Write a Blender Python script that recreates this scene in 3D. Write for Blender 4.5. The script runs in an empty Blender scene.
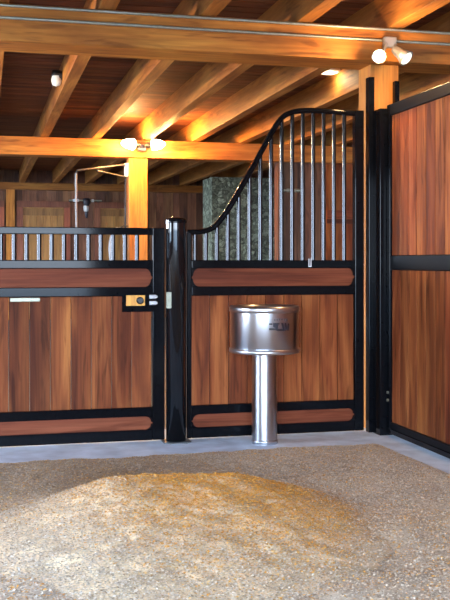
import bpy, math, random
import numpy as np
from mathutils import Vector

random.seed(7)
RNG = np.random.default_rng(11)
SC = bpy.context.scene
COL = SC.collection
PI = math.pi

# ------------------------------------------------------------------ camera model
F_PX, CX, HORIZON = 960.0, 225.0, 262.0
TH = math.atan(0.252)
ST, CT = math.sin(TH), math.cos(TH)
EYE = 1.14                                   # eye height over the concrete


def at(px, py, Y):
    """Point of the photograph at distance Y from the eye's wall -> world X, z."""
    u = (px - CX) / F_PX
    D = Y / (CT - u * ST)
    return D * (ST + u * CT), EYE + (HORIZON - py) / F_PX * D


def ax(px, Y):
    return at(px, HORIZON, Y)[0]


# ------------------------------------------------------------------ mesh helpers
class MB:
    def __init__(self):
        self.v, self.f, self.c, self.s = [], [], [], []

    def add(self, verts, faces, tint=(1, 1, 1, 0), smooth=False):
        b = len(self.v)
        self.v += [tuple(p) for p in verts]
        self.c += [tint] * len(verts)
        self.f += [tuple(b + i for i in q) for q in faces]
        self.s += [smooth] * len(faces)
        return self

    def box(self, x0, x1, y0, y1, z0, z1, tint=(1, 1, 1, 0)):
        vs = [(x0, y0, z0), (x1, y0, z0), (x1, y1, z0), (x0, y1, z0),
              (x0, y0, z1), (x1, y0, z1), (x1, y1, z1), (x0, y1, z1)]
        fs = [(3, 2, 1, 0), (4, 5, 6, 7), (0, 1, 5, 4), (1, 2, 6, 5), (2, 3, 7, 6), (3, 0, 4, 7)]
        return self.add(vs, fs, tint)

    def tube(self, pts, r, seg=14, tint=(1, 1, 1, 0), radii=None, caps=True):
        pts = [Vector(p) for p in pts]
        n = len(pts)
        radii = radii or [r] * n
        tang = []
        for i in range(n):
            a, b = pts[max(i - 1, 0)], pts[min(i + 1, n - 1)]
            tang.append((b - a).normalized())
        up = Vector((0, 0, 1)) if abs(tang[0].z) < .9 else Vector((1, 0, 0))
        nrm = (up - tang[0] * up.dot(tang[0])).normalized()
        vs = []
        for i in range(n):
            nrm = (nrm - tang[i] * nrm.dot(tang[i])).normalized()
            bi = tang[i].cross(nrm)
            for k in range(seg):
                a = 2 * PI * k / seg
                vs.append(pts[i] + (nrm * math.cos(a) + bi * math.sin(a)) * radii[i])
        fs = []
        for i in range(n - 1):
            for k in range(seg):
                k2 = (k + 1) % seg
                fs.append((i * seg + k, i * seg + k2, (i + 1) * seg + k2, (i + 1) * seg + k))
        self.add(vs, fs, tint, True)
        if caps:
            self.add(vs[:seg], [tuple(range(seg))[::-1]], tint)
            self.add(vs[-seg:], [tuple(range(seg))], tint)
        return self

    def lathe(self, prof, cx, cy, seg=48, smooth=True):
        vs, fs = [], []
        for r, z in prof:
            for k in range(seg):
                a = 2 * PI * k / seg
                vs.append((cx + r * math.cos(a), cy + r * math.sin(a), z))
        for i in range(len(prof) - 1):
            for k in range(seg):
                k2 = (k + 1) % seg
                fs.append((i * seg + k, i * seg + k2, (i + 1) * seg + k2, (i + 1) * seg + k))
        return self.add(vs, fs, (1, 1, 1, 0), smooth)

    def prism(self, poly, y0, y1, tint=(1, 1, 1, 0)):
        """poly in (x, z), counter-clockwise seen from -Y."""
        n = len(poly)
        vs = [(x, y0, z) for x, z in poly] + [(x, y1, z) for x, z in poly]
        fs = [tuple(range(n)), tuple(range(2 * n - 1, n - 1, -1))]
        for i in range(n):
            j = (i + 1) % n
            fs.append((j, i, n + i, n + j))
        return self.add(vs, fs, tint)

    def build(self, name, mat, parent=None, bevel=0.0, origin=None, seg=2):
        v = np.array(self.v, dtype=float)
        if parent is not None:
            off = np.array(parent["_o"])
        elif origin is not None:
            off = np.array(origin, dtype=float)
        else:
            lo, hi = v.min(0), v.max(0)
            off = np.array([(lo[0] + hi[0]) / 2, (lo[1] + hi[1]) / 2, lo[2]])
        me = bpy.data.meshes.new(name)
        me.from_pydata([tuple(p) for p in v - off], [], self.f)
        at_ = me.color_attributes.new("tint", "FLOAT_COLOR", "POINT")
        at_.data.foreach_set("color", np.array(self.c, dtype=np.float32).ravel())
        me.polygons.foreach_set("use_smooth", self.s)
        me.materials.append(mat)
        me.update()
        o = bpy.data.objects.new(name, me)
        COL.objects.link(o)
        if parent is not None:
            o.parent = parent
        else:
            o.location = off
        TMP[o.name] = o
        o["_o"] = [float(x) for x in off]
        if bevel:
            m = o.modifiers.new("bevel", "BEVEL")
            m.width, m.segments, m.limit_method, m.angle_limit = bevel, seg, 'ANGLE', math.radians(40)
        return o


TMP = {}


def tag(o, label=None, cat=None, group=None, kind=None):
    if label: o["label"] = label
    if cat: o["category"] = cat
    if group: o["group"] = group
    if kind: o["kind"] = kind
    return o


def thing(name, loc, label, cat, group=None):
    o = bpy.data.objects.new(name, None)
    o.empty_display_size = .1
    o.location = loc
    COL.objects.link(o)
    o["_o"] = [float(x) for x in loc]
    TMP[o.name] = o
    return tag(o, label, cat, group)


def structure(o):
    o["kind"] = "structure"
    return o


def dup(o, dx, dy=0, dz=0):
    c = o.copy()
    COL.objects.link(c)
    c.location = (o.location.x + dx, o.location.y + dy, o.location.z + dz)
    return c


# ------------------------------------------------------------------ materials
def new_mat(name):
    m = bpy.data.materials.new(name)
    m.use_nodes = True
    nt = m.node_tree
    return m, nt, nt.nodes["Principled BSDF"]


def N(nt, t, **kw):
    n = nt.nodes.new(t)
    for k, v in kw.items():
        setattr(n, k, v)
    return n


def ramp(nt, stops):
    r = N(nt, "ShaderNodeValToRGB")
    el = r.color_ramp.elements
    while len(el) < len(stops):
        el.new(.5)
    for e, (p, c) in zip(el, stops):
        e.position = p
        e.color = (*c, 1) if len(c) == 3 else c
    return r


def mix(nt, mode, a, b, fac=1.0):
    m = N(nt, "ShaderNodeMix", data_type='RGBA', blend_type=mode)
    m.inputs[0].default_value = fac
    for i, s in ((6, a), (7, b)):
        if hasattr(s, "is_linked"):
            nt.links.new(s, m.inputs[i])
        else:
            m.inputs[i].default_value = (*s, 1)
    return m.outputs[2]


def wood(name, dark, mid, light, axis='Z', rough=.45, across=9.0, bump=.25, streak=.55, spec=.4):
    m, nt, b = new_mat(name)
    L = nt.links.new
    tc = N(nt, "ShaderNodeTexCoord")
    atr = N(nt, "ShaderNodeAttribute", attribute_name="tint")
    seed = N(nt, "ShaderNodeMath", operation='MULTIPLY')
    L(atr.outputs["Alpha"], seed.inputs[0]); seed.inputs[1].default_value = 37.0
    add = N(nt, "ShaderNodeVectorMath", operation='ADD')
    L(tc.outputs["Object"], add.inputs[0]); L(seed.outputs[0], add.inputs[1])

    def coords(al, ac):
        mp = N(nt, "ShaderNodeMapping")
        s = [ac, ac, ac]; s['XYZ'.index(axis)] = al
        mp.inputs["Scale"].default_value = s
        L(add.outputs[0], mp.inputs["Vector"])
        return mp.outputs[0]
    n1 = N(nt, "ShaderNodeTexNoise"); n1.inputs["Scale"].default_value = 1
    n1.inputs["Detail"].default_value = 5; n1.inputs["Distortion"].default_value = .6
    L(coords(1.1, across), n1.inputs["Vector"])
    n2 = N(nt, "ShaderNodeTexNoise"); n2.inputs["Scale"].default_value = 1; n2.inputs["Detail"].default_value = 6
    L(coords(2.2, across * 9), n2.inputs["Vector"])
    n3 = N(nt, "ShaderNodeTexNoise"); n3.inputs["Scale"].default_value = 1; n3.inputs["Detail"].default_value = 3
    n3.inputs["Distortion"].default_value = 1.2
    L(coords(1.8, across * 2.2), n3.inputs["Vector"])
    r1 = ramp(nt, [(.32, dark), (.5, mid), (.68, light)])
    L(n1.outputs["Fac"], r1.inputs[0])
    r2 = ramp(nt, [(.3, (.72,) * 3), (.7, (1.12,) * 3)])
    L(n2.outputs["Fac"], r2.inputs[0])
    r3 = ramp(nt, [(.33, (streak, streak * .93, streak * .9)), (.45, (1, 1, 1))])
    L(n3.outputs["Fac"], r3.inputs[0])
    c = mix(nt, 'MULTIPLY', r1.outputs[0], r2.outputs[0])
    c = mix(nt, 'MULTIPLY', c, r3.outputs[0])
    c = mix(nt, 'MULTIPLY', c, atr.outputs["Color"])
    L(c, b.inputs["Base Color"])
    b.inputs["Roughness"].default_value = rough
    b.inputs["Specular IOR Level"].default_value = spec
    bp = N(nt, "ShaderNodeBump"); bp.inputs["Strength"].default_value = bump; bp.inputs["Distance"].default_value = .004
    L(n2.outputs["Fac"], bp.inputs["Height"]); L(bp.outputs[0], b.inputs["Normal"])
    return m


def plain(name, col, rough=.5, metal=0.0, spec=.5, noise=0.0, nscale=30.0, coat=0.0):
    m, nt, b = new_mat(name)
    b.inputs["Base Color"].default_value = (*col, 1)
    b.inputs["Roughness"].default_value = rough
    b.inputs["Metallic"].default_value = metal
    b.inputs["Specular IOR Level"].default_value = spec
    b.inputs["Coat Weight"].default_value = coat
    b.inputs["Coat Roughness"].default_value = .08
    if noise:
        tc = N(nt, "ShaderNodeTexCoord")
        n = N(nt, "ShaderNodeTexNoise"); n.inputs["Scale"].default_value = nscale; n.inputs["Detail"].default_value = 6
        nt.links.new(tc.outputs["Object"], n.inputs["Vector"])
        r = ramp(nt, [(.3, tuple(x * (1 - noise) for x in col)), (.7, tuple(min(1, x * (1 + noise)) for x in col))])
        nt.links.new(n.outputs["Fac"], r.inputs[0]); nt.links.new(r.outputs[0], b.inputs["Base Color"])
    return m


def glow(name, col, strength):
    m, nt, b = new_mat(name)
    b.inputs["Base Color"].default_value = (*col, 1)
    b.inputs["Emission Color"].default_value = (*col, 1)
    b.inputs["Emission Strength"].default_value = strength
    return m


STEEL = plain("black_painted_steel", (.004, .0045, .006), .09, 0, .14, noise=.25, nscale=40)
GLOSS = plain("black_gloss_post", (.005, .0055, .007), .06, 0, .5)
SATIN = plain("black_satin_steel", (.005, .0055, .007), .42, 0, .12)
BAR = plain("bar_steel", (.050, .051, .055), .16, .85, .5)
CHROME = plain("chrome", (.75, .76, .78), .18, 1)
GALV = plain("galvanised_conduit", (.36, .37, .29), .5, .85, noise=.12)
DULL = plain("dull_steel", (.12, .12, .12), .5, .5)
DARKMETAL = plain("dark_metal", (.03, .03, .032), .4, .3)
LAMPBODY = plain("lamp_body", (.35, .35, .34), .4, .7)
WHITE = plain("white_enamel", (.75, .76, .74), .4)
GLASSWHITE = plain("milk_glass", (.72, .78, .80), .15, 0, .5)
HOSE = plain("grey_hose", (.33, .34, .36), .5, noise=.2)
PALE = plain("pale_plastic", (.7, .72, .75), .5)
INK = plain("logo_ink", (.02, .02, .03), .5)
BULB = glow("warm_bulb", (1, .80, .50), 30)
DIMBULB = glow("dim_bulb", (.9, .88, .72), 1.0)
PUCK = glow("puck_light", (1, .93, .8), 1.0)

PANEL_Z = wood("panel_boards", (.105, .024, .010), (.215, .056, .018), (.36, .118, .036), 'Z', .55, 9, streak=.55, spec=.12)
PANEL_X = wood("rail_boards", (.14, .036, .018), (.21, .056, .025), (.27, .08, .036), 'X', .55, 9, streak=.7, spec=.12)
FIR_X = wood("fir_beam", (.30, .095, .015), (.44, .155, .024), (.58, .24, .042), 'X', .55, 6, streak=.6, spec=.25)
FIR_Y = wood("fir_joist", (.26, .09, .018), (.37, .14, .030), (.50, .22, .05), 'Y', .55, 6, streak=.65, spec=.25)
FIR_Z = wood("fir_post", (.36, .125, .020), (.48, .185, .032), (.60, .27, .055), 'Z', .55, 6, streak=.7, spec=.25)
DECK = wood("ceiling_boards", (.095, .030, .014), (.155, .05, .021), (.23, .08, .03), 'X', .6, 5, streak=.6, spec=.2)
BARN = wood("barn_boards", (.11, .042, .022), (.17, .068, .032), (.25, .11, .048), 'Z', .6, 5, streak=.6)
OAK = wood("door_boards", (.34, .15, .035), (.44, .20, .05), (.54, .26, .07), 'Z', .5, 6, streak=.75)
DOORTRIM = wood("door_trim", (.18, .045, .022), (.25, .07, .03), (.32, .1, .045), 'Z', .5, 6, streak=.8)


def concrete(name, col):
    m, nt, b = new_mat(name)
    L = nt.links.new
    tc = N(nt, "ShaderNodeTexCoord")
    n = N(nt, "ShaderNodeTexNoise"); n.inputs["Scale"].default_value = 6; n.inputs["Detail"].default_value = 9
    L(tc.outputs["Object"], n.inputs["Vector"])
    r = ramp(nt, [(.3, tuple(c * .75 for c in col)), (.7, tuple(c * 1.15 for c in col))])
    L(n.outputs["Fac"], r.inputs[0]); L(r.outputs[0], b.inputs["Base Color"])
    b.inputs["Roughness"].default_value = .6
    bp = N(nt, "ShaderNodeBump"); bp.inputs["Strength"].default_value = .3; bp.inputs["Distance"].default_value = .01
    L(n.outputs["Fac"], bp.inputs["Height"]); L(bp.outputs[0], b.inputs["Normal"])
    return m


CONCRETE = concrete("concrete", (.66, .77, .90))
PACKED = concrete("packed_floor", (.17, .15, .13))
SOIL = concrete("yard_gravel", (.34, .34, .33))


def stone(name):
    m, nt, b = new_mat(name)
    L = nt.links.new
    tc = N(nt, "ShaderNodeTexCoord")
    ns = N(nt, "ShaderNodeTexNoise"); ns.inputs["Scale"].default_value = 3
    L(tc.outputs["Object"], ns.inputs["Vector"])
    dv = N(nt, "ShaderNodeVectorMath", operation='ADD')
    sc_ = N(nt, "ShaderNodeVectorMath", operation='SCALE'); sc_.inputs["Scale"].default_value = .25
    L(ns.outputs["Color"], sc_.inputs[0]); L(tc.outputs["Object"], dv.inputs[0]); L(sc_.outputs[0], dv.inputs[1])
    v = N(nt, "ShaderNodeTexVoronoi"); v.inputs["Scale"].default_value = 15
    L(dv.outputs[0], v.inputs["Vector"])
    e = N(nt, "ShaderNodeTexVoronoi", feature='DISTANCE_TO_EDGE'); e.inputs["Scale"].default_value = 15
    L(dv.outputs[0], e.inputs["Vector"])
    sep = N(nt, "ShaderNodeSeparateColor"); L(v.outputs["Color"], sep.inputs[0])
    r = ramp(nt, [(0, (.12, .135, .10)), (.5, (.27, .31, .22)), (1, (.52, .59, .44))])
    L(sep.outputs[0], r.inputs[0])
    g = ramp(nt, [(0, (.45, .45, .45)), (.09, (1, 1, 1))])
    L(e.outputs["Distance"], g.inputs[0])
    n2 = N(nt, "ShaderNodeTexNoise"); n2.inputs["Scale"].default_value = 30; n2.inputs["Detail"].default_value = 6
    L(tc.outputs["Object"], n2.inputs["Vector"])
    r2 = ramp(nt, [(.3, (.6, .6, .6)), (.7, (1.3, 1.3, 1.3))]); L(n2.outputs["Fac"], r2.inputs[0])
    c = mix(nt, 'MULTIPLY', r.outputs[0], g.outputs[0])
    c = mix(nt, 'MULTIPLY', c, r2.outputs[0])
    L(c, b.inputs["Base Color"]); b.inputs["Roughness"].default_value = .8
    bp = N(nt, "ShaderNodeBump"); bp.inputs["Strength"].default_value = .9; bp.inputs["Distance"].default_value = .05
    L(g.outputs[0], bp.inputs["Height"]); L(bp.outputs[0], b.inputs["Normal"])
    return m


STONE = stone("fieldstone")


def stainless(name):
    m, nt, b = new_mat(name)
    L = nt.links.new
    tg = N(nt, "ShaderNodeTangent", direction_type='RADIAL', axis='Z')
    L(tg.outputs[0], b.inputs["Tangent"])
    b.inputs["Anisotropic"].default_value = .7
    b.inputs["Anisotropic Rotation"].default_value = .25
    b.inputs["Roughness"].default_value = .31
    b.inputs["Base Color"].default_value = (.58, .60, .64, 1)
    b.inputs["Metallic"].default_value = 1
    return m


INOX = stainless("brushed_stainless")
INOX_RIM = plain("stainless_rim", (.66, .69, .73), .3, 1)


def shavings(name):
    m, nt, b = new_mat(name)
    L = nt.links.new
    atr = N(nt, "ShaderNodeAttribute", attribute_name="tint")
    tc = N(nt, "ShaderNodeTexCoord")
    n = N(nt, "ShaderNodeTexNoise"); n.inputs["Scale"].default_value = 120; n.inputs["Detail"].default_value = 5
    L(tc.outputs["Object"], n.inputs["Vector"])
    r = ramp(nt, [(.3, (.7,) * 3), (.7, (1.15,) * 3)]); L(n.outputs["Fac"], r.inputs[0])
    L(mix(nt, 'MULTIPLY', atr.outputs["Color"], r.outputs[0]), b.inputs["Base Color"])
    b.inputs["Roughness"].default_value = .75
    b.inputs["Specular IOR Level"].default_value = .25
    return m


SHAV = shavings("wood_shavings")


def board_tint(lo=.75, hi=1.2):
    k = random.uniform(lo, hi)
    return (k * random.uniform(.96, 1.04), k * random.uniform(.94, 1.06), k * random.uniform(.92, 1.08), random.random())


# ------------------------------------------------------------------ levels of the stall fronts
Y0 = 6.0
TOP = (1.310, 1.355)
R1 = (1.099, 1.152)
R2 = (.925, .984)
R3 = (.168, .226)
R4 = (.018, .085)
FY = (Y0 - .025, Y0 + .025)                   # frame depth

# ------------------------------------------------------------------ the setting
XL, XR, YF, YB, ZD = -4.2, 8.6, -.62, 19.35, 2.95
b = MB(); b.box(XL, XR, YF, YB + .2, -.15, 0)
structure(b.build("floor", PACKED))
b = MB(); b.box(-3.9, 2.62, 5.0, 6.42, 0, .006); b.box(2.2, 2.62, YF + .02, 5.0, 0, .006)
structure(b.build("trim_2", CONCRETE))           # bare concrete kerb strip under the stall fronts
b = MB(); b.box(-40, 40, -45, YF, -.2, -.05); b.box(-40, XL, YF, 60, -.2, -.05)
structure(b.build("ground", SOIL))
b = MB()
y, i = YF - .5, 0
while y < YB + .2:
    b.box(XL - .2, XR + .2, y, y + .130, ZD, ZD + .03, board_tint(.78, 1.15)); y += .14
b.box(XL - .2, XR + .2, YF - .5, YB + .2, ZD + .03, ZD + .2)
structure(b.build("ceiling", DECK))
b = MB()
x = XL
while x < XR:
    w = random.choice((.14, .16, .19))
    b.box(x, x + w - .006, YB, YB + .03, 0, ZD, board_tint(.55, 1.35)); x += w
b.box(XL, XR, YB + .03, YB + .2, 0, ZD)
structure(b.build("wall_back", BARN))
for nm, xa in (("wall_left", XL), ("wall_right", XR)):
    b = MB()
    y = YF
    while y < YB:
        if not (xa < 0 and (3.5 < y < 5.5 or 7.8 < y < 10.2 or 14.6 < y < 17.6)):   # open aisle doors, plus a window added for daylight from the left
            b.box(xa - .03, xa + .03, y, y + .178, 0, ZD, board_tint(.6, 1.2))
        y += .184
    structure(b.build(nm, BARN))
b = MB(); b.box(XL - .03, XL + .03, 3.5, 5.6, 0, .75, board_tint()); b.box(XL - .03, XL + .03, 3.5, 5.6, 2.3, ZD, board_tint())
structure(b.build("wall_left", BARN))
# the open outer side behind the viewer: piers placed to shape reflections, a header, wide openings to the yard
b = MB()
for x0, x1 in ((XL, -3.9), (-2.0, -1.6), (1.35, 2.47), (2.59, 4.0), (5.4, 5.7), (8.2, XR)):
    b.box(x0, x1, YF - .12, YF, -.04, 2.30, board_tint())
b.box(XL, XR, YF - .12, YF, 2.30, ZD, board_tint())
structure(b.build("wall_front", BARN))

# ------------------------------------------------------------------ timber frame
BM0, BM1, BZ0, BZ1 = 5.93, 6.25, 2.475, 2.70
b = MB(); b.box(XL + .05, XR - .05, BM0, BM1, BZ0, BZ1, (1.05, 1.05, 1.0, .31))
tag(b.build("timber_beam", FIR_X, bevel=.006), "heavy orange fir beam nearest the viewer, carrying two steel conduits", "beam")
FB0, FB1 = 12.17, 12.45
b = MB(); b.box(XL + .05, XR - .05, FB0, FB1, BZ0, BZ1, (1, 1, 1, .77))
tag(b.build("timber_beam", FIR_X, bevel=.006), "farther fir beam with the glowing twin lamp mounted on it", "beam")
b = MB(); b.box(XL + .05, XR - .05, YB - .14, YB - .005, 2.56, 2.70, (.6, .6, .6, .12))
tag(b.build("wall_plate", FIR_X), "dim timber plate along the top of the far boarded wall", "beam")
b = MB(); b.box(2.53, 2.737, 6.03, 6.245, 0, BZ0, (1.06, 1.06, 1.0, .2))
tag(b.build("timber_post", FIR_Z, bevel=.008), "square fir post behind the black steel corner post", "post")
b = MB(); b.box(1.81, 2.05, 12.2, 12.44, 0, BZ0, (1.06, 1.04, 1.0, .63))
tag(b.build("timber_post", FIR_Z, bevel=.008), "square fir post below the glowing twin lamp, beyond the gate", "post")

JN = ["leftmost fir ceiling joist, cut by the photo's left edge",
      "fir ceiling joist with the small white jar lamp on its side",
      "fir ceiling joist that meets the far beam left of the twin lamp",
      "fir ceiling joist that reaches the far beam right at the glowing twin lamp",
      "fir ceiling joist that meets the far beam just right of the twin lamp",
      "fir ceiling joist reaching the far beam behind the slope of the swooping rail",
      "fir ceiling joist showing on both sides of the square corner post",
      "fir ceiling joist seen only through the upper ends of the tall bars"]
j0 = None
for k in range(8):
    X = .048 + .643 * k
    if j0 is None:
        b = MB(); b.box(X, X + .105, YF + .02, YB - .01, BZ1 + .001, ZD, (1, 1, 1, .45))
        j0 = b.build("ceiling_joist", FIR_Y, bevel=.004)
        o = j0
    else:
        o = dup(j0, .643 * k)
    tag(o, JN[k], "joist", "ceiling joists")

# ------------------------------------------------------------------ far wall doors and trim
def far_door(n, x0, x1):
    t = bpy.data.objects.new("door_%d" % n, None)
    t.location = ((x0 + x1) / 2, YB - .05, 0); COL.objects.link(t)
    t["_o"] = [float(q) for q in t.location]; t["kind"] = "structure"; TMP[t.name] = t
    ya, yb = YB - .09, YB - .005
    fr = MB()
    fr.box(x0, x0 + .12, ya, yb, 0, 2.22, board_tint(.9, 1.1)); fr.box(x1 - .12, x1, ya, yb, 0, 2.22, (1.5, 1.3, 1.2, .4))
    fr.box(x0, x1, ya - .01, yb, 2.22, 2.34, (.75, .75, .75, .2))
    fr.build("door_frame", DOORTRIM, t)
    lf = MB()
    w = (x1 - x0 - .24) / 6
    for q in range(6):
        lf.box(x0 + .12 + q * w, x0 + .12 + (q + 1) * w - .005, ya + .04, yb, 0.01, 2.22, board_tint(.85, 1.1))
    lf.build("door_leaf", OAK, t)
    rl = MB(); rl.box(x0 + .12, x1 - .12, ya + .02, ya + .04, 2.06, 2.2, (.6, .6, .6, .1)); rl.box(x0 + .12, x1 - .12, ya + .02, ya + .04, 1.0, 1.14, (.6, .6, .6, .1))
    rl.build("door_rail", OAK, t)


far_door(1, -.64, .40)
far_door(2, .64, 1.68)
far_door(3, 2.16, 3.2)
b = MB(); b.box(.44, .60, YB - .12, YB - .005, 0, 2.56, (1.1, 1.05, 1, .5))
structure(b.build("trim_1", FIR_Z))

# stone pier
b = MB(); b.box(4.04, 5.27, 17.0, 17.75, 0, 2.69)
o = b.build("stone_pier", STONE)
tag(o, "mottled grey-green stone pier seen behind the swooping bars", "pier")

# partition across the aisle, beyond the bars
t = thing("stall_partition", (5.0, 12.3, 0), "brown boarded partition with a lighter door, behind the tall bars", "partition")
b = MB()
x = 3.88
while x < 4.47:
    b.box(x, x + .104, 12.26, 12.3, 0, BZ0 - .002, board_tint(.62, .85)); x += .108
b.build("board_panel", BARN, t)
b = MB(); b.box(3.80, 3.88, 12.2, 12.36, 0, BZ0 - .002, (.75, .75, .7, .3))
b.build("jamb", BARN, t)
b = MB()
x = 4.50
while x < 6.4:
    b.box(x, x + .128, 12.24, 12.28, 0, BZ0 - .002, board_tint(.8, 1.15)); x += .132
b.build("door_panel", PANEL_Z, t)
b = MB(); b.box(4.50, 6.42, 12.215, 12.24, 1.72, 1.84, (1.1, 1.1, 1.1, .3)); b.build("rail", PANEL_X, t)
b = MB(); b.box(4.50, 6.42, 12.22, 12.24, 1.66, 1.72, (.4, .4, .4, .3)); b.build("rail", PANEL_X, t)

# ------------------------------------------------------------------ stall gate
def frame_box(name, x0, x1, z0, z1, parent, ya=FY[0], yb=FY[1], mat=STEEL):
    m = MB(); m.box(x0, x1, ya, yb, z0, z1)
    return m.build(name, mat, parent, bevel=.005)


def gussets(parent, x0, x1, z0, z1, ends):
    h = (z1 - z0)
    for e in ends:
        xe = x0 if e < 0 else x1
        s = 1 if e < 0 else -1
        for up in (0, 1):
            zc = z1 if up else z0
            d = -1 if up else 1
            pts = [(xe, zc), (xe, zc + d * h * .46)]
            n = 5
            for k in range(n + 1):                     # concave quarter cut
                a = PI / 2 * k / n
                pts.append((xe + s * (.010 + .036 * (1 - math.cos(a)) ), zc + d * (h * .40) * (1 - math.sin(a))))
            pts.append((xe + s * .046, zc))
            area = sum(pts[i][0] * pts[(i + 1) % len(pts)][1] - pts[(i + 1) % len(pts)][0] * pts[i][1] for i in range(len(pts)))
            if area < 0:
                pts.reverse()
            m = MB(); m.prism(pts, FY[0] + .002, FY[0] + .02)
            m.build("gusset", STEEL, parent)


def boards(parent, x0, x1, z0, z1, w, tints, start=None, name="board_panel", gapless=.0045):
    m = MB()
    xs = start if start is not None else x0
    k = 0
    while xs < x1 - 1e-4:
        a, c = max(xs, x0), min(xs + w, x1)
        if c - a > .004:
            m.box(a, c - gapless, Y0 - .008, Y0 + .016, z0, z1, tints[k % len(tints)])
        xs += w; k += 1
    return m.build(name, PANEL_Z, parent, bevel=.0015, seg=1)


GX0, GX1 = -.95, 1.113
gate = thing("stall_gate", (.1, Y0, 0), "low black steel stall gate with vertical wood boards and short bars", "gate")
GS = 1.036
for nm, (z0, z1) in (("rail", TOP), ("rail", R1), ("rail", R2), ("rail", R3), ("rail", R4)):
    frame_box(nm, GX0 + .07, GS, z0, z1, gate)
frame_box("stile", GS, GX1, R4[0], TOP[1], gate, FY[0] - .002, FY[1] + .002)
frame_box("stile", GX0, GX0 + .07, R4[0], TOP[1], gate, FY[0] - .002, FY[1] + .002)
g1 = [(.80, .78, .74, .11), (.95, .97, .92, .13), (.56, .52, .50, .21), (.50, .47, .5, .35), (1.2, 1.32, 1.2, .47), (.85, .86, .84, .58),
      (.86, .84, .82, .66), (.74, .68, .66, .74), (1.14, 1.2, 1.18, .83)]
st = GS - .1258 * 8.02
lead = [(.7, .7, .7, .91), (.9, .9, .9, .95), (.6, .6, .6, .98), (1, 1, 1, .03), (.8, .8, .8, .07), (.65, .65, .65, .09), (.9, .9, .9, .01)]
bw = .1258
n_lead = 7
boards(gate, GX0 + .07, GS, R3[1], R2[0], bw, lead + g1[1:], start=st - n_lead * bw)
for z0, z1 in ((R2[1], R1[0]), (R4[1], R3[0])):
    m = MB(); m.box(GX0 + .07, GS, Y0 - .008, Y0 + .016, z0, z1, (.93, .9, .92, random.random()))
    m.build("rail_board", PANEL_X, gate)
    gussets(gate, GX0 + .07, GS, z0, z1, (-1, 1))
bar0 = None
for k in range(-12, 13):
    X = .108 + .0757 * k
    if bar0 is None:
        m = MB(); m.tube([(X, Y0, R1[1] - .004), (X, Y0, TOP[0] + .004)], .0135, 16)
        bar0 = m.build("bar", BAR, gate)
        kk = k
    elif X < GS - .02:
        dup(bar0, .0757 * (k - kk))
# pale strip hanging under the middle rail
x0, _ = at(10, 300, Y0); x1, _ = at(40, 300, Y0)
m = MB(); m.box(x0, x1, Y0 - .024, Y0 - .010, .897, .922)
tag(m.build("pale_strip", GALV, gate, bevel=.003), "pale strip under the middle rail")
# latch
lx0, lx1 = ax(122, Y0 - .03), ax(153.5, Y0 - .03)
lz0, lz1 = at(138, 311.5, Y0)[1], at(138, 292.5, Y0)[1]
wx0, wx1 = ax(126, Y0 - .03), ax(145, Y0 - .03)
wz0, wz1 = at(138, 305.5, Y0)[1], at(138, 295, Y0)[1]
m = MB()
ya, yb = Y0 - .036, Y0 - .026
m.box(lx0, wx0, ya, yb, lz0, lz1); m.box(wx1, lx1, ya, yb, lz0, lz1)
m.box(wx0, wx1, ya, yb, lz0, wz0); m.box(wx0, wx1, ya, yb, wz1, lz1)
lat = m.build("latch", STEEL, gate)
m = MB(); m.box(wx0 - .002, wx1 + .002, Y0 - .026, Y0 - .018, wz0 - .002, wz1 + .002, (2.2, 2.2, 1.6, .4))  # bright orange plate stands in for the lit background seen through the cutout
m.build("latch_backdrop", OAK, lat)
cxk, czk = at(140, 300.5, Y0 - .05)
m = MB(); m.tube([(cxk, Y0 - .026, czk), (cxk, Y0 - .045, czk), (cxk, Y0 - .046, czk), (cxk, Y0 - .06, czk), (cxk, Y0 - .068, czk)], .01, 20,
                 radii=[.010, .010, .023, .023, .016])
m.build("latch_knob", DARKMETAL, lat)
for py in (296.8, 303):
    a, z = at(149.5, py, Y0 - .045); c, _ = at(157.5, py, Y0 - .045)
    m = MB(); m.tube([(a, Y0 - .045, z), (c - .012, Y0 - .045, z), (c, Y0 - .045, z)], .0125, 14, radii=[.0125, .0125, .006])
    m.build("latch_bolt", PALE, lat)

# ------------------------------------------------------------------ round gate post
PX, PY, PR = 1.181, 5.955, .0635
post = thing("gate_post", (PX, PY, 0), "round black steel post between the gate and the swooped panel", "post")
m = MB(); m.lathe([(0, .008), (PR, .008), (PR, 1.402)], PX, PY, 40); m.build("post_shaft", GLOSS, post)
m = MB(); m.lathe([(PR + .004, 1.385), (PR + .005, 1.40), (PR + .001, 1.412), (.03, 1.420), (0, 1.421)], PX, PY, 40); m.build("post_cap", STEEL, post)
m = MB(); s = .088; c = .035
m.add([], [])
pl = [(PX - s, PY - s + c), (PX - s + c, PY - s), (PX + s - c, PY - s), (PX + s, PY - s + c), (PX + s, PY + .06), (PX - s, PY + .06)]
nn = len(pl)
m.add([(x, y, .0) for x, y in pl] + [(x, y, .014) for x, y in pl],
      [tuple(range(nn))[::-1], tuple(range(nn, 2 * nn))] + [(i, (i + 1) % nn, nn + (i + 1) % nn, nn + i) for i in range(nn)])
m.build("base_plate", plain("base_plate_steel", (.16, .17, .18), .4, .5), post)
z0, z1 = at(168, 308.5, 5.9)[1], at(168, 292, 5.9)[1]
m = MB(); m.box(PX - PR - .006, PX - PR + .026, PY - .052, PY - .036, z0, z1)
m.build("strike_plate", GALV, post, bevel=.003)
m = MB(); m.box(PX - PR - .004, PX - PR + .012, PY - .04, PY - .028, 1.345, 1.405)
m.build("hinge_lug", CHROME, post, bevel=.003)

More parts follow.
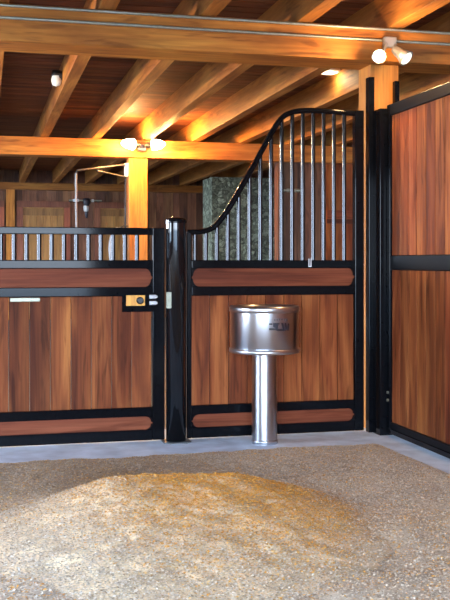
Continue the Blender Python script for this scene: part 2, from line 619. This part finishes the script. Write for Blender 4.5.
# ------------------------------------------------------------------ swooped grille panel
SX0, SX1 = 1.256, 2.461
SL, SR = 1.287, 2.397
gp = thing("grille_panel", (1.86, Y0, 0), "tall black stall panel with swooping top rail, bars and wood boards", "stall panel")
for z0, z1 in (R1, R2, R3, R4):
    frame_box("rail", SL, SR, z0, z1, gp)
frame_box("stile", SX0, SL, R4[0], 1.33, gp, FY[0] - .002, FY[1] + .002)
frame_box("stile", SR, SX1, R4[0], 2.150, gp, FY[0] - .002, FY[1] + .002)
curve_px = [(187, 232.2), (197, 232), (206.5, 230.6), (213, 227.6), (218.5, 222.5), (224, 215.5), (230, 206.5), (240, 189.5), (253, 166.5), (264, 146.5),
            (272, 132), (278, 122.5), (284, 116), (291, 112.6), (299, 111), (310, 110.6), (330, 111.6), (345, 112.8), (359, 113.6)]
cpts = []
for px_, py_ in curve_px:
    X, z = at(px_, py_, Y0)
    cpts.append((X, z))


def smooth_curve(p, n=6):
    out = []
    for i in range(len(p) - 1):
        p0, p1, p2, p3 = p[max(i - 1, 0)], p[i], p[i + 1], p[min(i + 2, len(p) - 1)]
        for k in range(n):
            t_ = k / n
            out.append(tuple(.5 * (2 * b1 + (-a + c) * t_ + (2 * a - 5 * b1 + 4 * c - d) * t_ ** 2 + (-a + 3 * b1 - 3 * c + d) * t_ ** 3)
                             for a, b1, c, d in zip(p0, p1, p2, p3)))
    out.append(p[-1])
    return out


sc_pts = smooth_curve(cpts)
# flat steel tube following the swoop: 34 mm high, 40 mm deep
m = MB()
vs = []
npt = len(sc_pts)
prof = []
for k in range(16):
    a = 2 * PI * k / 16
    prof.append((.0175 * math.copysign(abs(math.cos(a)) ** .6, math.cos(a)), .021 * math.copysign(abs(math.sin(a)) ** .6, math.sin(a))))
for i, (X, z) in enumerate(sc_pts):
    a, c = sc_pts[max(i - 1, 0)], sc_pts[min(i + 1, npt - 1)]
    tx, tz = c[0] - a[0], c[1] - a[1]
    l = math.hypot(tx, tz); nx, nz = -tz / l, tx / l
    for q, d in prof:
        vs.append((X + nx * q, Y0 + d, z + nz * q))
fs = [(i * 16 + k, (i + 1) * 16 + k, (i + 1) * 16 + (k + 1) % 16, i * 16 + (k + 1) % 16) for i in range(npt - 1) for k in range(16)]
fs += [tuple(range(16)), tuple(range((npt - 1) * 16, npt * 16))[::-1]]
m.add(vs, fs, (1, 1, 1, 0), True)
m.build("swoop_rail", STEEL, gp)


def swoop_z(X):
    for (xa, za), (xb, zb) in zip(sc_pts, sc_pts[1:]):
        if xa <= X <= xb:
            return za + (zb - za) * (X - xa) / (xb - xa)
    return sc_pts[-1][1]


for k in range(15):
    X = 1.314 + .0726 * k
    m = MB(); m.tube([(X, Y0, R1[1] - .004), (X, Y0, swoop_z(X) - .004)], .0135, 16)
    m.build("bar", BAR, gp)
p_t = [(1.22, 1.25, 1.2, .15), (1.12, 1.05, 1.0, .27), (1.0, .95, .95, .38), (1.25, 1.25, 1.2, .49), (1.15, 1.12, 1.1, .57), (1.2, 1.2, 1.1, .66),
       (1.32, 1.36, 1.25, .72), (1.2, 1.15, 1.1, .81), (1.0, .95, .9, .93)]
boards(gp, SL, SR, R3[1], R2[0], .1244, p_t)
for z0, z1 in ((R2[1], R1[0]), (R4[1], R3[0])):
    m = MB(); m.box(SL, SR, Y0 - .008, Y0 + .016, z0, z1, (1.02, .98, .98, random.random()))
    m.build("rail_board", PANEL_X, gp)
    gussets(gp, SL, SR, z0, z1, (-1, 1))
# little white cable clip on the bar rail
X, z = at(310, 263, Y0 - .03)
m = MB(); m.box(X - .010, X - .004, Y0 - .032, Y0 - .026, z - .02, z + .028); m.box(X + .004, X + .010, Y0 - .032, Y0 - .026, z - .02, z + .028)
m.box(X - .010, X + .010, Y0 - .032, Y0 - .026, z - .026, z - .02)
tag(m.build("clip", PALE, gp), "small white clip on the rail under the bars")

# ------------------------------------------------------------------ steel corner post
cp = thing("corner_post", (2.54, 5.9, 0), "black steel corner post in front of the square fir post", "post")
m = MB(); m.box(2.515, 2.61, 5.835, 5.975, 0.0, 2.145); m.build("post_body", STEEL, cp, bevel=.004)
m = MB(); m.box(2.488, 2.528, 5.955, 6.015, 0.0, 2.372); m.build("channel", STEEL, cp, bevel=.004)
m = MB(); m.box(2.688, 2.722, 5.985, 6.028, 0.0, 2.36); m.build("channel", STEEL, cp, bevel=.004)
for z in (.22, .30, .95, 1.2, 1.6):
    m = MB(); m.tube([(2.535, 5.836, z), (2.535, 5.826, z)], .008, 10); m.build("bolt", STEEL, cp)

# ------------------------------------------------------------------ side divider on the right
DX = 2.565
dv = thing("stall_divider", (DX + .03, 3.0, 0), "tall side wall of reddish vertical boards in black steel rails, at the right", "stall divider")
D0, D1 = -.55, 5.826


def drail(z0, z1, depth=.0):
    m = MB(); m.box(DX - depth, DX + .05, D0, D1, z0, z1)
    return m.build("rail", SATIN, dv, bevel=.005)


drail(2.092, 2.165); drail(1.088, 1.183); drail(.025, .100)
m = MB(); m.box(DX - .012, DX + .002, D0, D1, .028, .060); m.build("bottom_lip", STEEL, dv, bevel=.003)
m = MB(); m.box(DX - .004, DX + .05, D1 - .04, D1 + .004, .03, 2.165); m.build("stile", STEEL, dv, bevel=.003)
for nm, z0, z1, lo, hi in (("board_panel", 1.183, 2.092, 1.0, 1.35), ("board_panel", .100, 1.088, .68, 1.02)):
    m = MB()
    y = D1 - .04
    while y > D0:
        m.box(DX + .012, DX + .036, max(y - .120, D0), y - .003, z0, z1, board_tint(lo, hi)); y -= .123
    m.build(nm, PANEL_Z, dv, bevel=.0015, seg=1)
for z in (.24, .29):
    m = MB(); m.tube([(DX - .004, D1 - .018, z), (DX - .014, D1 - .018, z)], .009, 10); m.build("bolt", GALV, dv)

# ------------------------------------------------------------------ waterer
WX, WY = 1.545, 5.765
WX = at(264.5, 330, WY)[0]
wt = thing("pedestal_waterer", (WX, WY, 0), "stainless steel pedestal waterer with a round drum bowl", "waterer")
WR = .217
m = MB()
m.lathe([(0, .590), (WR - .01, .590), (WR - .003, .596), (WR - .003, .846)], WX, WY, 72); m.build("drum", INOX, wt)
m = MB()
m.lathe([(WR - .004, .828), (WR + .002, .833), (WR + .003, .855), (WR - .003, .866), (WR - .018, .868), (WR - .032, .862), (WR - .036, .845)], WX, WY, 72)
m.build("rim", INOX_RIM, wt)
m = MB()
m.lathe([(WR - .004, .606), (WR + .004, .603), (WR + .005, .585), (WR, .577), (WR - .03, .574), (0, .574)], WX, WY, 72)
m.build("bottom_band", INOX_RIM, wt)
m = MB()
m.lathe([(WR - .03, .848), (WR - .05, .80), (.1, .775), (0, .77)], WX, WY, 48); m.build("bowl", INOX, wt)
m = MB()
m.lathe([(.079, .0), (.079, .576)], WX, WY, 48); ped = m.build("pedestal", INOX, wt)
m = MB()
m.lathe([(.079, .012), (.083, .012), (.083, .03), (.079, .033)], WX, WY, 48); m.build("base_ring", INOX_RIM, wt)
# emblem on the drum
view = math.atan2(0 - WY, 0 - WX)


def emblem(polys, name, mat, rad):
    m = MB()
    for poly in polys:
        vs = []
        for px_, py_ in poly:
            s_ = max(-.99, min(.99, (px_ - 264.5) / 35.4))
            a = view + math.asin(s_)
            z_ = EYE + (HORIZON - py_) / F_PX * (5.99 - .2 * math.sqrt(1 - s_ * s_))
            vs.append((WX + rad * math.cos(a), WY + rad * math.sin(a), z_))
        m.add(vs, [tuple(range(len(vs)))[::-1]])
    return m.build(name, mat, wt)


emblem([[(269, 323.4), (272.4, 323.4), (272.4, 325), (269, 325)],
        [(269, 328.2), (276, 328.2), (276, 330.2), (269, 330.2)],
        [(273, 323), (276.2, 323), (276.2, 328.4), (273, 327)],
        [(276, 323), (278.4, 323), (277.6, 330.6), (276, 330.6)],
        [(278.4, 323), (279.6, 323), (278.6, 326)],
        [(281, 323), (283.2, 323), (285, 330.8), (283.2, 330.8)],
        [(277.4, 329), (283.6, 329), (284.2, 331), (277, 331)],
        [(284.4, 323), (286.2, 323), (287, 328), (286, 331), (285.4, 331)],
        [(287.6, 323.4), (289.2, 323.4), (288.6, 330.6), (287.2, 330.6)]], "emblem", INK, WR - .0015)
emblem([[(274 + 2.4 * k, 318.6 + .3 * abs(k - 2.5)), (275.4 + 2.4 * k, 318.5 + .3 * abs(k - 2.5)), (275.4 + 2.4 * k, 320.2 + .3 * abs(k - 2.5)), (274 + 2.4 * k, 320.3 + .3 * abs(k - 2.5))]
        for k in range(6)], "emblem", plain("emblem_grey", (.16, .17, .19), .5), WR - .0015)

# ------------------------------------------------------------------ conduits and lamps
for lab, z, r in (("upper of two thin steel conduits along the near beam", 2.684, .0095), ("lower of two thin steel conduits along the near beam", 2.610, .0095)):
    m = MB(); m.tube([(XL + .1, BM0 - r + .0002, z), (XR - .1, BM0 - r + .0002, z)], r, 12)
    tag(m.build("conduit", GALV), lab, "conduit", "conduits on the near beam")


def spot_head(parent, base, tip, r0, r1, mat, name="lamp_head", glow_r=None, bulb_out=.012, mat2=None):
    base, tip = Vector(base), Vector(tip)
    d = (tip - base).normalized(); L_ = (tip - base).length
    m = MB()
    m.tube([base, base + d * L_ * .3, base + d * L_ * .55, tip, tip - d * .006, base + d * L_ * .6], r0, 24,
           radii=[r0 * .7, r0, r0 * 1.05, r1, r1 * .9, r0 * .8])
    h = m.build(name, mat, parent)
    m = MB()
    gr = glow_r or r1 * .85
    m.tube([tip - d * .02, tip - d * .004, tip + d * bulb_out * .6, tip + d * bulb_out], gr, 20, radii=[gr * .8, gr, gr * .8, gr * .3])
    m.build("bulb", mat2 or BULB, h)
    return d


# twin spot on the near beam over the post
mx, mz = at(387, 44, BM0)
f1 = thing("spot_fixture", (mx, BM0, mz), "twin spotlight on the near beam above the fir post", "light fixture")
m = MB(); m.box(mx - .045, mx + .045, BM0 - .065, BM0 - .0205, mz - .035, mz + .035); m.build("mount_box", LAMPBODY, f1, bevel=.008)
hx, hz = at(379, 56, 5.72)
a1, z1_ = at(380, 50, 5.85)
m = MB(); m.tube([(mx - .03, BM0 - .06, mz - .01), (a1, 5.84, hz + .015)], .012, 10); m.build("arm", LAMPBODY, f1)
spot_head(f1, (a1, 5.835, hz + .012), (hx, 5.72, hz - .002), .036, .047, LAMPBODY)
b2x, b2z = at(396, 50, 5.85)
t2x, t2z = at(406, 59, 5.80)
m = MB(); m.tube([(mx + .03, BM0 - .06, mz - .012), (b2x, 5.855, b2z)], .013, 10); m.build("arm", LAMPBODY, f1)
spot_head(f1, (b2x - .01, 5.86, b2z + .01), (t2x, 5.79, t2z), .034, .055, LAMPBODY, mat2=DIMBULB)
LAMP1 = Vector((hx, 5.66, hz - .01)); LAMP1B = Vector((t2x + .05, 5.73, t2z - .07))

# twin lamp on the far beam
mx, mz = at(141.5, 146.5, FB0)
f2 = thing("spot_fixture", (mx, FB0, mz), "glowing twin lamp on the far beam, heads pointing left and right", "light fixture")
m = MB(); m.box(mx - .05, mx + .05, FB0 - .05, FB0, mz - .06, mz + .03); m.build("mount_box", LAMPBODY, f2, bevel=.01)
L2 = []
for s in (-1, 1):
    bx_ = mx + s * .035; tx_ = mx + s * .13
    m = MB(); m.tube([(mx + s * .02, FB0 - .045, mz - .01), (bx_, FB0 - .09, mz + .005)], .014, 10); m.build("arm", LAMPBODY, f2)
    spot_head(f2, (bx_, FB0 - .10, mz + .005), (tx_, FB0 - .125, mz + .01), .04, .058, DARKMETAL, glow_r=.072, bulb_out=.15)
    L2.append(Vector((tx_ + s * .15, FB0 - .34, mz + .0)))

# round puck light on the ceiling beyond the near beam
X, z = at(329, 70, 8.3)
Yp = 8.3
sc0 = (ZD - EYE) / (z - EYE)
X, Yp = X * sc0, Yp * sc0
pk = thing("ceiling_light", (X, Yp, ZD), "flat round white ceiling light just beyond the near beam", "ceiling light")
m = MB(); m.lathe([(0, ZD - .026), (.088, ZD - .026), (.105, ZD - .016), (.108, ZD)], X, Yp, 36); m.build("housing", WHITE, pk)
m = MB(); m.lathe([(.084, ZD - .0265), (.06, ZD - .034), (0, ZD - .036)], X, Yp, 36); m.build("diffuser", PUCK, pk)
PUCKPOS = Vector((X, Yp, ZD - .08))

# jar lamp on the second joist
Yj = 8.75
JX = .048 + .643
X, z = at(56.5, 79, Yj)
jl = thing("jar_lamp", (JX, Yj, z), "small white jar lamp on the side of a joist, unlit", "lamp")
m = MB(); m.tube([(JX, Yj, z + .03), (JX - .03, Yj, z + .03)], .045, 20); m.build("mount", DARKMETAL, jl)
m = MB(); m.lathe([(.0, z + .075), (.042, z + .075), (.045, z + .03), (.04, z + .025)], JX - .05, Yj, 24); m.build("socket", DARKMETAL, jl)
m = MB(); m.lathe([(.038, z + .028), (.047, z), (.046, z - .03), (.034, z - .058), (0, z - .068)], JX - .05, Yj, 24); m.build("globe", GLASSWHITE, jl)

# ------------------------------------------------------------------ wash boom by the far post
wb = thing("wash_boom", (1.81, 12.3, 0), "thin steel wash boom with hanging hose beside the far post", "wash boom")
bx_, bz_ = at(122.5, 164, 12.1)
m = MB(); m.box(1.765, 1.809, 12.25, 12.34, bz_ - .14, bz_ + .03); tag(m.build("bracket", PALE, wb), "pale bracket on the post")
ex, ez = at(77, 171, 11.6)
m = MB(); m.tube([(1.78, 12.28, bz_), (1.74, 12.2, bz_), (ex, 11.6, ez + .01), (ex - .012, 11.6, ez - .03)], .011, 10); m.build("arm", DULL, wb)
m = MB()
q1 = at(97, 171, 11.9); q2 = at(125, 177, 12.28)
m.tube([(1.785, 12.29, q2[1]), (q1[0], 11.85, q1[1])], .009, 10); m.build("brace", DULL, wb)
m = MB(); m.tube([(ex - .012, 11.6, ez - .03), (ex - .012, 11.6, ez - .35), (ex - .005, 11.6, ez - .8), (ex, 11.6, ez - 1.3)], .013, 10); m.build("drop_hose", HOSE, wb)
m = MB(); m.tube([(1.785, 12.335, bz_ - .14), (1.775, 12.35, 0.0)], .011, 10); m.build("riser_hose", DARKMETAL, wb)
# coil hung on the post
cl = thing("hose_coil", (1.70, 12.1, 1.0), "pale grey hose coil hanging left of the far post, seen between gate bars", "hose")
m = MB()
pts = []
for k in range(90):
    a = 2 * PI * k / 22
    pts.append((1.66 + .10 * math.cos(a), 12.1 + .0011 * k, 1.30 + .27 * math.sin(a)))
m.tube(pts, .016, 8); m.build("coil", HOSE, cl)
m = MB(); m.tube([(1.66, 12.09, 1.57), (1.74, 12.2, 1.60), (1.795, 12.22, 1.60)], .010, 8); m.build("hook", DARKMETAL, cl)

# hanging fitting on the far wall
hx_, hz_ = at(85.5, 200.5, 18.9)
hf = thing("hanging_rack", (hx_, 18.9, hz_ - .4), "thin crossbar with a black and white piece hanging, on the far wall", "rack")
m = MB(); m.tube([(hx_ - .32, 18.9, hz_), (hx_ + .32, 18.9, hz_)], .016, 10); m.build("crossbar", GALV, hf)
for dx in (-.28, .28):
    m = MB(); m.tube([(hx_ + dx, 18.9, hz_), (hx_ + dx, YB + .005, hz_)], .012, 8); m.build("bracket", DARKMETAL, hf)
m = MB(); m.lathe([(0, hz_ + .05), (.065, hz_ + .04), (.075, hz_ - .03), (.045, hz_ - .11)], hx_ + .02, 18.9, 20); m.build("clamp", INK, hf)
m = MB(); m.lathe([(.045, hz_ - .10), (.052, hz_ - .13), (.045, hz_ - .21), (.03, hz_ - .215)], hx_ + .01, 18.9, 20); m.build("sleeve", WHITE, hf)
m = MB(); m.lathe([(.032, hz_ - .21), (.036, hz_ - .26), (.02, hz_ - .34), (0, hz_ - .35)], hx_ + .02, 18.9, 20); m.build("tassel", INK, hf)
for dx in (-.22, -.15, .05, .14):
    m = MB(); m.lathe([(0, hz_ + .03), (.025, hz_ + .022), (.03, hz_), (.025, hz_ - .022), (0, hz_ - .03)], hx_ + dx, 18.9, 14); m.build("knob", PALE, hf)

# rod on the partition behind the bars
rx0, rz = at(280, 190, 12.1); rx1, _ = at(305, 190, 12.1)
m = MB()
m.tube([(3.84, 12.14, rz), (rx1, 12.14, rz)], .014, 10)
m.tube([(3.84, 12.198, rz), (3.84, 12.14, rz)], .012, 8)
for px_ in (289, 297):
    X = ax(px_, 12.14)
    m.tube([(X - .03, 12.14, rz), (X + .03, 12.14, rz)], .024, 12)
m.tube([(rx1 - .01, 12.14, rz), (rx1 - .01, 12.262, rz)], .012, 8)
tag(m.build("towel_rod", GALV), "short metal rod on the brown partition behind the tall bars", "rod")

# ------------------------------------------------------------------ bedding and pile
def vnoise(x, y, s, seed):
    r = np.random.default_rng(seed)
    g = r.random((64, 64))
    xs, ys = x * s + 100.3, y * s + 100.7
    xi, yi = np.floor(xs).astype(int), np.floor(ys).astype(int)
    fx, fy = xs - xi, ys - yi
    fx, fy = fx * fx * (3 - 2 * fx), fy * fy * (3 - 2 * fy)
    a = g[xi % 64, yi % 64]; b_ = g[(xi + 1) % 64, yi % 64]; c_ = g[xi % 64, (yi + 1) % 64]; d_ = g[(xi + 1) % 64, (yi + 1) % 64]
    return (a * (1 - fx) + b_ * fx) * (1 - fy) + (c_ * (1 - fx) + d_ * fx) * fy


def bed_h(x, y):
    e = np.minimum(5.53 + .06 * (vnoise(x, y, 3, 1) - .5) + .05 * np.clip((x - 1.6), 0, 1) - y, 2.40 + .05 * (vnoise(x, y, 4, 2) - .5) - x)
    edge = np.clip(e / .10, -1, 1)
    h = .022 + .03 * (vnoise(x, y, 2.2, 3) - .4) + .014 * (vnoise(x, y, 9, 4) - .5) + .008 * (vnoise(x, y, 28, 5) - .5)
    return np.where(e > 0, np.maximum(h, .004) * np.clip(edge, 0, 1) ** .6 + .0015, -.012)


def pile_h(x, y):
    ax_, ay_, bx2, by2 = .60, 4.14, 1.04, 4.16
    t_ = np.clip(((x - ax_) * (bx2 - ax_) + (y - ay_) * (by2 - ay_)) / ((bx2 - ax_) ** 2 + (by2 - ay_) ** 2), 0, 1)
    dx, dy = x - (ax_ + t_ * (bx2 - ax_)), y - (ay_ + t_ * (by2 - ay_))
    dy = np.where(dy < 0, dy * .54, dy * 1.25)
    R_ = .66 + .10 * (vnoise(x, y, 2.1, 8) - .5)
    d = np.clip(np.sqrt(dx * dx + dy * dy) / R_, 0, 1)
    h = .20 * np.where(d < .12, 1 - d * d * 2, (1 - (d - .02)) * 1.08).clip(0) ** 1.12 * (1 - .12 * t_)
    h += (.014 * (vnoise(x, y, 4, 9) - .5) + .012 * (vnoise(x, y, 12, 10) - .5) + .010 * (vnoise(x, y, 30, 12) - .5)) * np.clip((1 - d) * 3, 0, 1)
    return h


def pile_mask(x, y):
    h = pile_h(x, y)
    return np.clip(h / .05, 0, 1)


def field(x, y):
    """Damp, trodden shavings at the back left are browner; fresh ones on the heap's near flank are paler."""
    damp = np.clip((y - 4.25) / .5, 0, 1) * np.clip((1.5 - x) / .9, 0, 1) * (.6 + .8 * (vnoise(x, y, 2.5, 51) - .2))
    fresh = np.clip((.75 - x) / .5, 0, 1) * np.clip((4.2 - y) / .5, 0, 1)
    damp, fresh = np.clip(damp, 0, 1)[:, None], fresh[:, None]
    return (1 - damp * np.array([[.36, .44, .52]])) * (1 + fresh * np.array([[.0, .05, .13]]))


def shade_cols(x, y, n, gold):
    """Colour of each shaving: a mix of pale, tan, brown and golden curls."""
    base = np.array([[.76, .65, .50], [.82, .72, .58], [.68, .56, .42], [.40, .29, .19], [.84, .76, .64], [.72, .59, .44]])
    idx = RNG.choice(6, n, p=[.25, .19, .2, .10, .11, .15])
    c = base[idx] * RNG.uniform(.78, .98, (n, 1)) * field(x, y)
    goldc = np.array([[.78, .38, .05], [.84, .46, .09], [.64, .30, .035], [.82, .51, .15]])[RNG.integers(0, 4, n)] * RNG.uniform(.9, 1.08, (n, 1))
    pick = (RNG.random(n) < gold)[:, None]
    return np.where(pick, goldc, c)


def flake_object(name, hfun, x, y, gold, size, grid, tone):
    """Ground sheet plus thousands of single curls in one mesh."""
    (gx0, gx1, gy0, gy1, step, keep) = grid
    nx, ny = int((gx1 - gx0) / step) + 1, int((gy1 - gy0) / step) + 1
    GXm, GYm = np.meshgrid(np.linspace(gx0, gx1, nx), np.linspace(gy0, gy1, ny))
    gz = hfun(GXm.ravel(), GYm.ravel())
    V0 = np.stack([GXm.ravel(), GYm.ravel(), gz], 1)
    ii = (np.arange(ny - 1)[:, None] * nx + np.arange(nx - 1)[None, :]).ravel()
    Q0 = np.stack([ii, ii + 1, ii + nx + 1, ii + nx], 1)
    cen = V0[Q0].mean(1)
    Q0 = Q0[keep(cen[:, 0], cen[:, 1])]
    C0 = tone(V0[:, 0], V0[:, 1])
    n = len(x)
    z = hfun(x, y)
    rot = RNG.uniform(0, 2 * PI, n)
    l = size * RNG.uniform(.5, 1.5, n); w = l * RNG.uniform(.35, .8, n)
    tx, ty = RNG.normal(0, .2, n), RNG.normal(0, .2, n)
    ca, sa = np.cos(rot), np.sin(rot)
    U = np.stack([ca, sa, tx * .8], 1) * (l / 2)[:, None]
    W = np.stack([-sa, ca, ty * .8], 1) * (w / 2)[:, None]
    Cc = np.stack([x, y, z + size * .22 + np.abs(tx) * l * .3], 1)
    P = np.stack([Cc - U - W, Cc + U - W, Cc + U + W, Cc - U + W], 1).reshape(-1, 3)
    Q1 = len(V0) + np.arange(n)[:, None] * 4 + np.array([[0, 1, 2, 3]])
    C1 = np.repeat(shade_cols(x, y, n, gold), 4, axis=0)
    V = np.concatenate([V0, P]); Q = np.concatenate([Q0, Q1]); C = np.concatenate([C0, C1])
    off = np.array([(gx0 + gx1) / 2, (gy0 + gy1) / 2, 0])
    V = V - off
    me = bpy.data.meshes.new(name)
    me.vertices.add(len(V)); me.vertices.foreach_set("co", V.astype(np.float32).ravel())
    me.loops.add(len(Q) * 4); me.loops.foreach_set("vertex_index", Q.astype(np.int32).ravel())
    me.polygons.add(len(Q)); me.polygons.foreach_set("loop_start", (np.arange(len(Q)) * 4).astype(np.int32))
    me.update(calc_edges=True)
    a = me.color_attributes.new("tint", "FLOAT_COLOR", "POINT")
    a.data.foreach_set("color", np.concatenate([C, np.ones((len(C), 1))], 1).astype(np.float32).ravel())
    me.materials.append(SHAV)
    me.validate()
    o = bpy.data.objects.new(name, me)
    o.location = off
    COL.objects.link(o)
    return o


def in_bed(x, y):
    return bed_h(x, y) > 0


# bedding: near strip of the stall floor gets the curls that can be seen
n = 280000
yy = 2.7 + (5.66 - 2.7) * RNG.random(n) ** .85
xx = -.35 + (2.45 + .35) * RNG.random(n)
ok = xx < .62 * yy + .2
xx, yy = xx[ok], yy[ok]
ok = in_bed(xx, yy) & (pile_mask(xx, yy) < .5)
xx, yy = xx[ok], yy[ok]
bed = flake_object("shavings_bedding", bed_h, xx, yy, .05 + .35 * pile_mask(xx, yy) + .10 * vnoise(xx, yy, 1.6, 21), .0068,
                   (-3.9, 2.5, .0, 5.7, .03, lambda x, y: bed_h(x, y) > -.5),
                   lambda x, y: np.stack([.56 + 0 * x, .46 + 0 * x, .35 + 0 * x], 1) * field(x, y) * (.75 + .5 * vnoise(x, y, 14, 31))[:, None])
tag(bed, "grey-tan wood shavings spread over the stall floor", "bedding", kind="stuff")
n = 170000
xx = -.25 + 2.3 * RNG.random(n); yy = 2.8 + 2.0 * RNG.random(n)
ok = pile_h(xx, yy) > .012
xx, yy = xx[ok], yy[ok]
gold = np.clip(.30 + .9 * np.exp(-(((xx - 1.0) / .5) ** 2 + ((yy - 4.1) / .65) ** 2)) + .25 * (vnoise(xx, yy, 3, 41) - .5) - .25 * np.clip((.75 - xx) / .4, 0, 1) - .2 * np.clip((3.7 - yy) / .5, 0, 1), 0, 1) * np.clip(pile_h(xx, yy) / .05, 0, 1)
pile = flake_object("shavings_pile", lambda x, y: bed_h(x, y) * 0 + .012 + pile_h(x, y), xx, yy, gold, .0068,
                    (-.3, 2.1, 2.7, 5.0, .02, lambda x, y: pile_h(x, y) > .010),
                    lambda x, y: np.stack([.70 + 0 * x, .53 + 0 * x, .33 + 0 * x], 1) * field(x, y) * (.75 + .5 * vnoise(x, y, 14, 32))[:, None])
tag(pile, "low golden heap of fresh wood shavings on the stall floor", "pile", kind="stuff")

# ------------------------------------------------------------------ light
W = bpy.data.worlds.new("daylight")
SC.world = W
W.use_nodes = True
nt = W.node_tree
bg = nt.nodes["Background"]
tc = N(nt, "ShaderNodeTexCoord"); sp = N(nt, "ShaderNodeSeparateXYZ")
nt.links.new(tc.outputs["Generated"], sp.inputs[0])
r = ramp(nt, [(0, (.70, .83, 1.0)), (.5, (.48, .69, 1.0))])
nt.links.new(sp.outputs["Z"], r.inputs[0]); nt.links.new(r.outputs[0], bg.inputs["Color"])
bg.inputs["Strength"].default_value = 19.0


def lamp(name, kind, loc, power, col, rad=.05, **kw):
    d = bpy.data.lights.new(name, kind)
    d.energy = power; d.color = col
    if kind in ('POINT', 'SPOT'):
        d.shadow_soft_size = rad
    for k, v in kw.items():
        setattr(d, k, v)
    o = bpy.data.objects.new(name, d)
    o.location = loc
    COL.objects.link(o)
    return o


def aim(o, target):
    o.rotation_euler = (Vector(target) - o.location).to_track_quat('-Z', 'Y').to_euler()


# daylight portal in the open side
po = lamp("daylight_portal", 'AREA', ((XL + XR) / 2, YF - .2, 1.15), 1, (1, 1, 1), shape='RECTANGLE', size=XR - XL, size_y=2.4)
po.data.cycles.is_portal = True
po.rotation_euler = (PI / 2, 0, 0)
po = lamp("aisle_portal", 'AREA', (XL - .1, 10.7, 1.45), 1, (1, 1, 1), shape='RECTANGLE', size=15.4, size_y=2.9)
po.data.cycles.is_portal = True
po.rotation_euler = (PI / 2, 0, -PI / 2)

WARM = (1, .60, .26)
lamp("spot_glow", 'POINT', LAMP1, 22, WARM, .04)
o = lamp("spot_beam", 'SPOT', LAMP1B, 60, WARM, .04, spot_size=2.2, spot_blend=.6); aim(o, (4.5, 4.5, .8))
for p in L2:
    lamp("twin_glow", 'POINT', p, 80, (1, .45, .13), .05)
lamp("aisle_fill", 'POINT', (-1.6, 7.3, 2.27), 330, (1, .74, .44), .08)  # added light with no fixture, brightens the left faces of the joists
lamp("puck_glow", 'POINT', PUCKPOS, 4, (1, .75, .45), .08)

# ------------------------------------------------------------------ camera
cam = bpy.data.cameras.new("camera")
co = bpy.data.objects.new("camera", cam)
co.location = (0, 0, EYE)
co.rotation_euler = (PI / 2, 0, -TH)
cam.sensor_fit = 'VERTICAL'
cam.sensor_height = 36
cam.lens = F_PX / 600 * 36
cam.shift_y = (HORIZON - 300) / 600
cam.clip_start, cam.clip_end = .05, 200
COL.objects.link(co)
SC.camera = co

for o in list(COL.objects):
    if "_o" in o:
        del o["_o"]

SC.view_settings.view_transform = 'Standard'
SC.view_settings.look = 'None'
SC.view_settings.exposure = 0.5
SC.view_settings.gamma = 1.0
SC.view_settings.use_curve_mapping = False
SC.cycles.use_denoising = True
SC.cycles.max_bounces = 10
SC.cycles.diffuse_bounces = 6
SC.cycles.sample_clamp_indirect = 8
